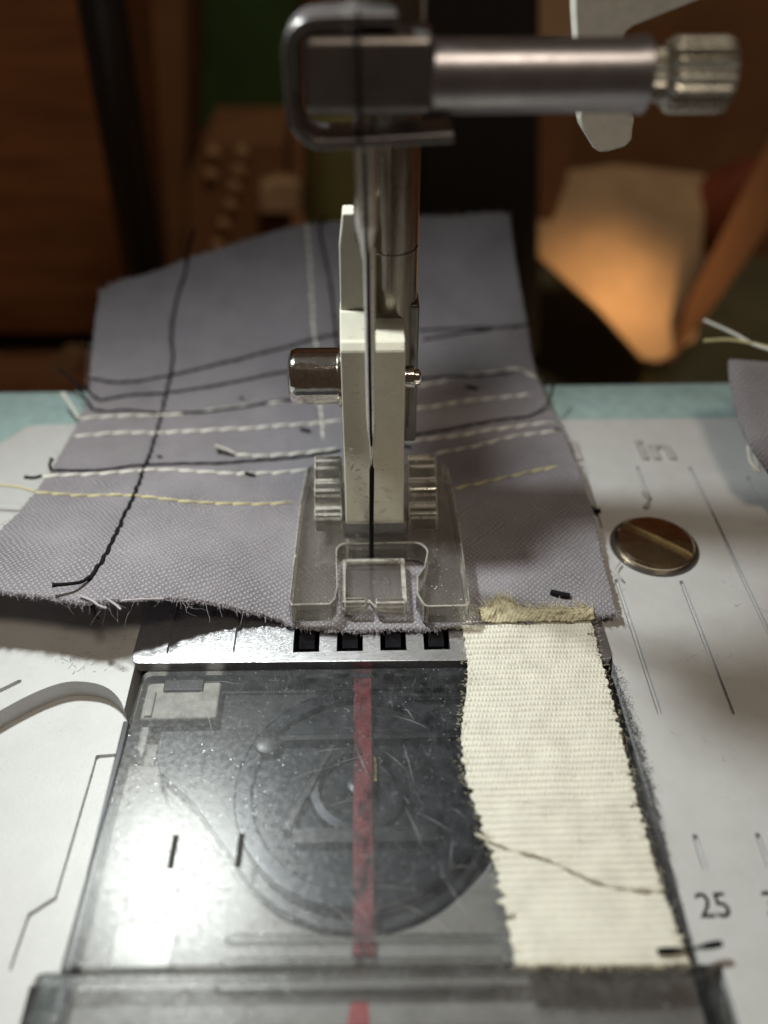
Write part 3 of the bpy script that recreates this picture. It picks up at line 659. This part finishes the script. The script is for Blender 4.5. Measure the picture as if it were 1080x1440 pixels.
# stitches -----------------------------------------------------
def stitch_mesh(L, r, name):
    bm = bmesh.new(); n = 10; rings = []
    prof = [(-.5, .25), (-.46, .6), (-.36, .9), (-.15, 1.0), (.15, 1.0), (.36, .9), (.46, .6), (.5, .25)]
    for t, k in prof:
        tw = t*2.6
        ring = []
        for q in range(n):
            a = 2*math.pi*q/n; e = 1+.18*math.cos(2*a+tw*2.2)
            ring.append(bm.verts.new((t*L, r*k*e*math.cos(a), r*k*e*math.sin(a)*.85-(0.75*abs(t)**2)*r*3)))
        rings.append(ring)
    for A, B in zip(rings, rings[1:]):
        for q in range(n): bm.faces.new((A[q], A[(q+1) % n], B[(q+1) % n], B[q]))
    bm.faces.new(rings[0]); bm.faces.new(rings[-1][::-1])
    bmesh.ops.recalc_face_normals(bm, faces=bm.faces)
    me = bpy.data.meshes.new(name); bm.to_mesh(me); bm.free()
    me.polygons.foreach_set('use_smooth', [True]*len(me.polygons)); return me
SM = {}
for k, r in (('black', .20), ('white', .185), ('yellow', .145)):
    SM[k] = stitch_mesh(1.0, r, 'stitch'); SM[k].materials.append(M['thread'+k])
def row(px_pts, kind, pitch=2.25, fill=.82, label=None, base=True, slant=7, amp=0.0):
    P = [hit(*q, .08) for q in px_pts]; fine = smooth_path(P, .12)
    for p in fine: p.z = zc(p.x, p.y)+.06
    L = [0]
    for a, b in zip(fine, fine[1:]): L.append(L[-1]+(b-a).length)
    def at(s):
        s = min(max(s, 0), L[-1]); lo = int(np.searchsorted(L, s)); lo = min(max(lo, 1), len(L)-1)
        t = (s-L[lo-1])/max(1e-9, L[lo]-L[lo-1]); return fine[lo-1].lerp(fine[lo], t)
    bm = bmesh.new(); tube_into(bm, [at(s)-Vector((0, 0, .04)) for s in np.arange(0, L[-1]+.4, .5)], .07 if kind != 'black' else .125, 6)
    ro = bm_obj('stitch_row', bm, M['thread'+kind], cloth)
    if label: ro['label'] = label
    s = 0.15; k = 0
    while s < L[-1]-.5:
        pt = pitch*random.uniform(.9, 1.1); l = pt*fill
        a, b = at(s), at(s+l); mid = (a+b)/2; d = b-a
        o = bpy.data.objects.new('stitch', SM[kind]); COL.objects.link(o)
        th = math.atan2(d.y, d.x)+R(slant+random.uniform(-4, 4)); el = -math.asin(max(-1, min(1, d.z/max(.01, d.length))))
        mid.z = zc(mid.x, mid.y)-.01
        mid += Vector((-math.sin(th), math.cos(th), 0))*random.uniform(-.06, .06)
        o.parent = ro; o.location = mid - Vector(cloth.location) + Vector(cloth.location)
        o.rotation_euler = (0, el, th); o.scale = (l*1.02, random.uniform(.9, 1.12), random.uniform(.9, 1.1))
        s += pt; k += 1
    return ro
def tail(pts, kind, r=.22, knob=True, parent=cloth, name='thread_end'):
    bm = bmesh.new(); pp = smooth_path(pts, .25)
    tube_into(bm, pp, (lambda t: r*(1+.5*max(0, (t-.85)/.15))) if knob else r, 8)
    return bm_obj(name, bm, M['thread'+kind], parent)
for a_, k_ in ROWS: row(*a_, **k_)
def H(px_, py_, l): return hit(px_, py_, l)
tail([H(126, 811, .3), H(115, 818, .5), H(98, 821, .9), H(72, 823, 1.2)], B_, 0.17)
tail([H(128, 844, -.3), H(131, 858, -.8), H(136, 872, -1.6)], B_, 0.19)
tail([H(265, 352, .2), H(269, 338, 1.2), H(273, 322, 2.4)], B_, 0.22)
tail([H(449, 318, .2), H(452, 311, .8), H(458, 304, 1.4)], B_, 0.20)
tail([H(128, 553, .1), H(108, 539, .6), H(84, 520, 1.4)], B_, 0.18)
tail([H(130, 575, .1), H(120, 560, .6), H(108, 545, 1.1)], B_, 0.18)
tail([H(110, 588, .1), H(100, 570, .7), H(88, 553, 1.2)], W_, 0.17)
tail([H(72, 661, .1), H(70, 654, .5), H(73, 645, .9)], B_, 0.19)
tail([H(58, 669, .1), H(48, 672, .3), H(34, 671, .6)], B_, 0.19)
tail([H(48, 691, .1), H(30, 686, .5), H(10, 683, .8), H(-20, 681, .9)], Y_, 0.14)
tail([H(330, 638, .1), H(318, 632, .6), H(303, 627, 1.2)], W_, 0.16)
tail([H(330, 640, .1), H(318, 637, .3), H(306, 633, .4)], B_, 0.14)
tail([H(745, 585, .1), H(766, 573, .5), H(775, 556, 1.2), H(778, 539, 2.0)], B_, 0.14)
tail([H(738, 457, .1), H(748, 455, .3)], B_, 0.14)
for k, q in enumerate([(430, 605, 14), (352, 667, 14), (664, 545, 18), (788, 836, 26), (225, 642, 5), (568, 627, 20), (783, 603, 6), (340, 560, 6)]):
    w = q[2]
    tail([H(q[0]-w*.5, q[1]-w*.12, .15), H(q[0], q[1], .25), H(q[0]+w*.5, q[1]+w*.1, .15)], B_, .2 if k < 3 else .32 if k == 3 else .14, False, name='thread_fleck')

# frayed edges -------------------------------------------------
def fuzz(name, anchors, m, n, length, r, parent, outward, zfun=None, curl=.6):
    bm = bmesh.new()
    for _ in range(n):
        a = random.choice(anchors); p = Vector(a)+Vector((random.uniform(-.5, .5), random.uniform(-.15, .15), random.uniform(-.15, .15)))
        d = Vector(outward).normalized(); l = length*random.uniform(.3, 1.3); pts = [p.copy()]
        d = (d+Vector((random.gauss(0, curl), random.gauss(0, curl*.6), random.gauss(0, curl*.5)))).normalized()
        for k in range(5):
            d = (d+Vector((random.gauss(0, .3), random.gauss(0, .3), random.gauss(0, .25)))).normalized(); p = p+d*l/5
            if p.z < .12: p.z = .12
            pts.append(p.copy())
        tube_into(bm, pts, lambda t: r*(1-.6*t), 4)
    o = bm_obj(name, bm, m, parent); o['kind'] = 'stuff'; return o
fr = [V[i] for i in range(0, NU)]
fuzz('frayed_edge', fr, M['fibre'], 900, .5, .028, cloth, (0, -1, -.3))
fuzz('frayed_edge', [V[i] for i in range(40, 100)], M['fibre'], 40, 2.2, .02, cloth, (.3, -1, -.2))
fuzz('frayed_edge', [V[j*NU+NU-1] for j in range(0, 200)], M['fibre'], 240, .35, .03, cloth, (1, -.2, 0))
fuzz('frayed_edge', [V[j*NU] for j in range(0, 250)], M['fibre'], 160, .45, .04, cloth, (-1, 0, 0))
fuzz('frayed_edge', [V[(NV-1)*NU+i] for i in range(0, NU)], M['fibre'], 200, .6, .045, cloth, (0, 1, .2))
for q in [[(112, 838), (128, 844), (140, 852), (150, 855)], [(150, 842), (162, 850), (170, 857)], [(170, 845), (195, 843), (230, 842)]]:
    bm = bmesh.new(); tube_into(bm, smooth_path([H(*p, .25) for p in q], .3), .11, 6); bm_obj('loose_yarn', bm, M['fibre'], cloth)

# second swatch, upper right, held in the air
def sheet(name, cols, m, parent, thick=.4, sub=8):
    """cols: list of rows of 3D points (grid)"""
    rows = [smooth_path(c, 1.0) for c in cols]
    n = 24; rows = [[r[min(len(r)-1, int(k*(len(r)-1)/(n-1)))] for k in range(n)] for r in rows]
    G = []
    for a, b in zip(rows, rows[1:]):
        for s in range(sub): G.append([p.lerp(q, s/sub) for p, q in zip(a, b)])
    G.append(rows[-1]); V2 = [tuple(p) for r_ in G for p in r_]; F2 = [(j*n+i, j*n+i+1, (j+1)*n+i+1, (j+1)*n+i) for j in range(len(G)-1) for i in range(n-1)]
    me = bpy.data.meshes.new(name); me.from_pydata(V2, [], F2); me.update()
    o = link(name, me, m, parent); s_ = o.modifiers.new('thick', 'SOLIDIFY'); s_.thickness = thick; return o
c2t = thing('cloth_swatch', 'second grey cloth swatch at the right edge of the photo, with pale loose threads', 'fabric', (55, 15, 9))
e = [onz(1026, 505, 10), onz(1029, 545, 8), onz(1038, 585, 7), onz(1056, 625, 6.5), onz(1085, 668, 6)]
far = [Vector((p.x+34, p.y+6-3*i, 1.1)) for i, p in enumerate(e)]
mid = [(a+b)/2+Vector((0, 0, 1.2)) for a, b in zip(e, far)]
sheet('fabric', [e, mid, far], M['cloth'], c2t)
for q, k in (([(990, 450), (1030, 468), (1060, 484), (1100, 497)], W_), ([(990, 479), (1030, 478), (1075, 487), (1110, 498)], Y_), ([(1052, 628), (1056, 650), (1068, 664), (1062, 640)], W_)):
    bm = bmesh.new(); tube_into(bm, smooth_path([onz(*p, 10 if p[1] < 600 else 5) for p in q], .4), .2, 6)
    bm_obj('loose_thread', bm, M['thread'+k], c2t)

# ============================================================ CREAM TAPE
tape = thing('cotton_tape', 'cream ribbed cotton tape lying from the cloth edge down over the clear cover', 'ribbon', (15, -23, .2))
NX, NY = 200, 400; V3 = []; F3 = []
for j in range(NY):
    v = j/(NY-1); y = -6.3-33.3*v
    xl = 8.75+.25*math.sin(v*5)+1.1*sst(.55, 1, v)-1.4*sst(.15, .45, v)*(1-sst(.45, .8, v)); xr = 21.3+.25*sst(0, 1, v)+.2*math.sin(v*7)
    rough_l = .04+.10*sst(.35, .6, v)
    for i in range(NX):
        u = i/(NX-1); yy = y+.35*math.sin(u*3+v*2)-.9*u*sst(.9, 1, v)*0+0.5*sst(.9, 1, v)*u
        jl = noise.noise(Vector((0, y*1.7, 1)))*rough_l*5*(1-sst(0, .04, u)) if u < .04 else 0
        jr = noise.noise(Vector((5, y*2.2, 1)))*.35 if u > .97 else 0
        x = xl+(xr-xl)*u+jl+jr
        xx = x*2*math.pi/.34; ph = yy*2*math.pi/.60+.8*noise.noise(Vector((x*.12, yy*.12, 4)))
        rib_ = .5+.5*math.sin(ph); row_i = math.floor(ph/(2*math.pi)+.25)
        bead = .5+.5*math.sin(xx+(row_i % 2)*math.pi+noise.noise(Vector((x, row_i, 2)))*1.4)
        h = .085*rib_**.8+.095*rib_*bead*(1-.6*sst(.5, .85, v))+.03*noise.noise(Vector((x*3, yy*3, 1)))
        z0 = .34+.35*sst(-11.5, -8, y)+.25*(.5+.5*noise.noise(Vector((x*.13, yy*.1, 7))))+.10*noise.noise(Vector((x*.5, yy*.4, 1)))+.5*sst(.8, 1, v)
        if y < -38.6: z0 = max(z0, .85)
        V3.append((x, yy, z0+h))
for j in range(NY-1):
    for i in range(NX-1):
        a = j*NX+i; F3.append((a, a+1, a+1+NX, a+NX))
me = bpy.data.meshes.new('webbing'); me.from_pydata(V3, [], F3); me.update()
wb = link('webbing', me, M['tape'], tape); sd = wb.modifiers.new('thick', 'SOLIDIFY'); sd.thickness = .3; sd.offset = 1
# crumpled folded end over the cloth
NXc, NYc = 110, 40; V4 = []; F4 = []
for j in range(NYc):
    v = j/(NYc-1)
    for i in range(NXc):
        u = i/(NXc-1); x = 10.6+11.0*u
        up = 1.5+1.3*math.exp(-((u-.22)/.13)**2)-.3*u+.35*noise.noise(Vector((x*1.1, 0, 5)))
        y = -7.4+up*v+.25*noise.noise(Vector((x*.8, v*2, 6)))*v
        z = 1.25+.55*math.sin(math.pi*min(1, v*1.1))*(.55+.8*noise.noise(Vector((x*.7, v*2.0, 8))))+.22*noise.noise(Vector((x*2.6, v*5, 2)))+.10*math.sin(v*24)*math.sin(x*17)+zc(x, y)*.35*v
        V4.append((x, y, max(z, .9)))
for j in range(NYc-1):
    for i in range(NXc-1):
        a = j*NXc+i; F4.append((a, a+1, a+1+NXc, a+NXc))
me = bpy.data.meshes.new('folded_end'); me.from_pydata(V4, [], F4); me.update()
fe = link('folded_end', me, M['tapeold'], tape); sd = fe.modifiers.new('thick', 'SOLIDIFY'); sd.thickness = .25
fe['label'] = 'crumpled frayed end of the tape'
fuzz('frayed_edge', [V3[j*NX] for j in range(NY)], M['fibrecream'], 300, .32, .03, tape, (-1, 0, 0), curl=.5)
fuzz('frayed_edge', [V3[j*NX+NX-1] for j in range(NY)], M['fibrecream'], 300, .3, .03, tape, (1, 0, 0), curl=.5)
fuzz('frayed_edge', [V3[(NY-1)*NX+i] for i in range(NX)], M['fibrecream'], 200, .4, .035, tape, (0, -1, 0), curl=.5)
fuzz('frayed_edge', [V3[i] for i in range(0, 30)]+V4[-NXc:], M['fibrecream'], 220, 1.0, .045, tape, (-.5, .4, .3))

def tz(x, y): return .34+.35*sst(-11.5, -8, y)+.25*(.5+.5*noise.noise(Vector((x*.13, y*.1, 7))))+.10*noise.noise(Vector((x*.5, y*.4, 1)))+.5*(1-sst(-39.6, -33, y))+.42
yp = [onz(*q, .8) for q in [(668, 1172), (715, 1192), (762, 1204), (800, 1222), (842, 1240), (880, 1248), (932, 1250)]]
for p in yp: p.z = tz(p.x, p.y)-.16
bm = bmesh.new(); tube_into(bm, smooth_path(yp, .3), lambda t: max(.02, .09+.05*math.sin(t*23)+.06*math.sin(t*51)), 7)
pyarn = bm_obj('pulled_yarn', bm, M['yarngrey'], tape); pyarn['label'] = 'grubby yarn line across the lower half'
# lint: dark fluff along the right of the tape, specks on the bed
bm = bmesh.new()
def strand(p, l, r, flat=.1):
    d = Vector((random.gauss(0, 1), random.gauss(0, 1), random.gauss(0, flat))).normalized(); pts = [Vector(p)]
    for k in range(5):
        d = (d+Vector((random.gauss(0, .55), random.gauss(0, .55), random.gauss(0, flat)))).normalized(); q = pts[-1]+d*l/5
        q.z = max(q.z, p[2]); pts.append(q)
    tube_into(bm, pts, r, 4)
for _ in range(1300):
    v = random.random()**.8; y = -12-26*v; x = 22.15+.35*math.sin(v*4)+abs(random.gauss(0, .32))*(1.4-v)
    strand((x, y, random.uniform(.03, .45)), random.uniform(.15, .55), .016, .4)
fl = bm_obj('lint', bm, M['fibredark']); tag(fl, 'dark grey fluff gathered along the right edge of the cream tape', 'lint'); fl['kind'] = 'stuff'
bm = bmesh.new()
for _ in range(60):
    x, y = random.uniform(24, 45), random.uniform(-36, 26); strand((x, y, .03), random.uniform(.3, 1.0), .014, .05)
for _ in range(40):
    x, y = random.uniform(-30, -23), random.uniform(-12, -6); strand((x, y, .03), random.uniform(.3, .8), .02, .05)
fl = bm_obj('lint', bm, M['fibre']); tag(fl, 'sparse fine grey fibres scattered over the white bed', 'lint'); fl['kind'] = 'stuff'
bm = bmesh.new()
for _ in range(22):
    x, y = random.uniform(-19, 7), random.uniform(-37, -13); strand((x, y, .03), random.uniform(.2, .9), .014, .03)
for _ in range(46):
    x, y = random.uniform(-18, 7), random.uniform(-36, -13); a_ = random.gauss(-.55, .5); l_ = random.uniform(.5, 4.5)
    p_ = Vector((x, y, .012)); q_ = p_+Vector((math.cos(a_), math.sin(a_), 0))*l_
    tube_into(bm, [p_, p_.lerp(q_, .5)+Vector((0, .04*l_, 0)), q_], lambda t: .004+.02*math.sin(math.pi*t), 4)
fl = bm_obj('lint', bm, M['fibre']); tag(fl, 'pale fibres and dust lying on the clear bobbin cover', 'lint'); fl['kind'] = 'stuff'
def snippet(px_pts, r, label, z=.2, m='threadblack'):
    bm = bmesh.new(); tube_into(bm, smooth_path([onz(*p, z) for p in px_pts], .25), lambda t: r*(.8+.4*math.sin(t*9)), 7)
    return tag(bm_obj('thread_snippet', bm, M[m]), label, 'thread', 'loose thread snippets')
snippet([(820, 710), (832, 713), (842, 721)], .38, 'short thick black thread snippet lying against the right edge of the cloth')
snippet([(905, 692), (912, 702), (908, 715)], .3, 'grey fluff snippet lying just above the slotted screw', .2, 'mark')
snippet([(925, 1338), (960, 1336), (1015, 1327)], .22, 'dark thread snippet lying across the lower right corner of the cream tape', 1.3)
snippet([(872, 790), (866, 802), (875, 815)], .09, 'fine pale fibre caught on the left rim of the slotted screw', .5, 'fibre')

# ============================================================ BACKGROUND (out of focus)
TZ = -75
def struct(o, k='structure'): o['kind'] = k; return o
struct(bm_obj('table_top', box_bm(-500, 500, -60, 900, TZ-20, TZ, 0), M['table']))
struct(bm_obj('room_wall', box_bm(-700, 700, 640, 660, TZ-20, 600, 0), M['wood']))
def prism_px(name, q, Y0, Y1, m, label=None, cat=None, r=1.0, parent=None):
    o = bm_obj(name, prism_bm([py(*p, Y0) for p in q], Y0, Y1, 'y', r), m, parent)
    if label: tag(o, label, cat)
    return o
cab = thing('wooden_cabinet', 'reddish brown wooden cabinet at the far left behind the machine', 'cabinet', (-110, 190, TZ))
prism_px('cabinet_side', [(-300, 470), (206, 470), (150, -150), (-300, -150)], 172, 240, M['wood'], parent=cab)
prism_px('cabinet_base', [(-300, 488), (200, 488), (200, 471), (-300, 471)], 176, 238, M['voidblack'], parent=cab)  # shade in the gap under the cabinet, put in as a black strip
bm = bmesh.new(); a, b = ony(206, 400, 125), ony(128, -90, 125); a = a+(a-b)*.25; tube_into(bm, [a, a.lerp(b, .5), b], 4.6, 24)
tag(bm_obj('dark_pole', bm, M['rod']), 'dark glossy pole leaning in front of the brown cabinet', 'pole')
prism_px('table_inlay', [(50, 538), (100, 538), (120, 490), (92, 490)], 164, 166, M['kraft'], 'light tan strip of card on the table left of the cloth', 'card', .3)
prism_px('green_box', [(262, 188), (420, 188), (420, -150), (262, -150)], 262, 320, M['green'], 'dark green box standing far behind between cabinet and clamp', 'box', 2)
bb_ = thing('beaded_box', 'tan cardboard box with a line of pale beads behind the cloth', 'box', (-36, 200, -60))
prism_px('box_front', [(262, 480), (262, 250), (285, 198), (402, 198), (405, 480)], 192, 225, M['kraftdark'], parent=bb_)
for q in [(340, 215), (336, 240), (330, 263), (324, 288), (315, 315), (306, 345), (300, 215), (296, 245)]:
    p = ony(*q, 191); bm = bmesh.new(); bmesh.ops.create_uvsphere(bm, u_segments=16, v_segments=10, radius=2.0, matrix=Matrix.Translation(p)); bm_obj('bead', bm, M['bumps'], bb_)
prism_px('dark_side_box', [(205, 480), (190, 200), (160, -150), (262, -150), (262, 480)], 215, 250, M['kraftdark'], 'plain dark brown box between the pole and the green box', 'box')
prism_px('orange_pouch', [(365, 300), (365, 262), (390, 255), (430, 258), (430, 300)], 186, 192, M['kraft'], 'orange tan strap just left of the olive bottle', 'strap', .6)
bm = lathe_bm([(TZ, 12), (TZ+2, 13.5), (-32, 13.5), (-16, 12.6), (-6, 12), (-4, 9), (-1, 6.5), (12, 6.5), (13, 5.5), (13, .02)], (-3.5, 182, 0), 'z', 40)
tag(bm_obj('olive_bottle', bm, M['olive']), 'olive green bottle seen left of the presser bar under the clamp', 'bottle')
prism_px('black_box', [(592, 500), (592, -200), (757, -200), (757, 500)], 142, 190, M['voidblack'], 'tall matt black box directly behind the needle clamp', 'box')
cb = thing('cardboard_box', 'open tan cardboard box with one flap lit orange, right of the black box', 'box', (72, 160, TZ))
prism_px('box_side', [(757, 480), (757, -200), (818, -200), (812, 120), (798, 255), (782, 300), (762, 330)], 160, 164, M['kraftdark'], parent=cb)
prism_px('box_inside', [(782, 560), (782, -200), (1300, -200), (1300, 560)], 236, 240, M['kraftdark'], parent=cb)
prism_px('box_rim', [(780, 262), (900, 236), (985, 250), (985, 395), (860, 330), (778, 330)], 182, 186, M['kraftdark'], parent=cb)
def quad(name, P, m, parent, t=2.0):
    P = [Vector(p) for p in P]; n = (P[1]-P[0]).cross(P[2]-P[0]).normalized()*t; bm = bmesh.new()
    a = [bm.verts.new(p) for p in P]; b = [bm.verts.new(p-n) for p in P]; k = len(P)
    bm.faces.new(a); bm.faces.new(b[::-1])
    for i in range(k): bm.faces.new((a[i], a[(i+1) % k], b[(i+1) % k], b[i]))
    return bm_obj(name, bm, m, parent, False)
def onplane(px_, py_, pl):
    a, b, c = pl; n = (b-a).cross(c-a); r = ray(px_, py_); return CAM+r*((a-CAM).dot(n)/r.dot(n))
pl1 = (ony(758, 335, 156), ony(985, 335, 164), ony(870, 512, 124))
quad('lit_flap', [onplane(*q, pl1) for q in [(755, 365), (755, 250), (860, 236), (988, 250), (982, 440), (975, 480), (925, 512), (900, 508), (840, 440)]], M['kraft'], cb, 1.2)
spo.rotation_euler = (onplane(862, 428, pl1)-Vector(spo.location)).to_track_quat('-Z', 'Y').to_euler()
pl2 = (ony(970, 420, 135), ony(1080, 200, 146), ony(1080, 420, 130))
quad('box_flap', [onplane(*q, pl2) for q in [(968, 420), (1120, 120), (1120, 260), (1010, 420), (940, 512)]], M['kraftdark'], cb, 2.5)  # less lit flap: its shade is put into the darker card colour
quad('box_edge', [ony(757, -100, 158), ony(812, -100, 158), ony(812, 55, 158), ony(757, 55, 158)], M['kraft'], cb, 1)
bm = bmesh.new(); p = ony(1010, 290, 180); bmesh.ops.create_uvsphere(bm, u_segments=24, v_segments=16, radius=1, matrix=Matrix.Translation(p) @ Matrix.Diagonal((11, 8, 13, 1)))
for v in bm.verts: v.co += (v.co-p)*(.35*noise.noise(v.co*.09))+Vector((max(0, v.co.z-p.z)*.45, 0, 0))
tag(bm_obj('red_pincushion', bm, M['redcloth']), 'round dark red pincushion inside the cardboard box', 'pincushion')
p = onz(740, 545, TZ); q = onz(1080, 455, TZ)
tag(bm_obj('felt_mat', prism_bm([(25, 130), (150, 120), (180, 235), (30, 235)], TZ, TZ+2.5, 'z', .6), M['olivemat']), 'olive felt mat lying on the table behind the white bed', 'mat')
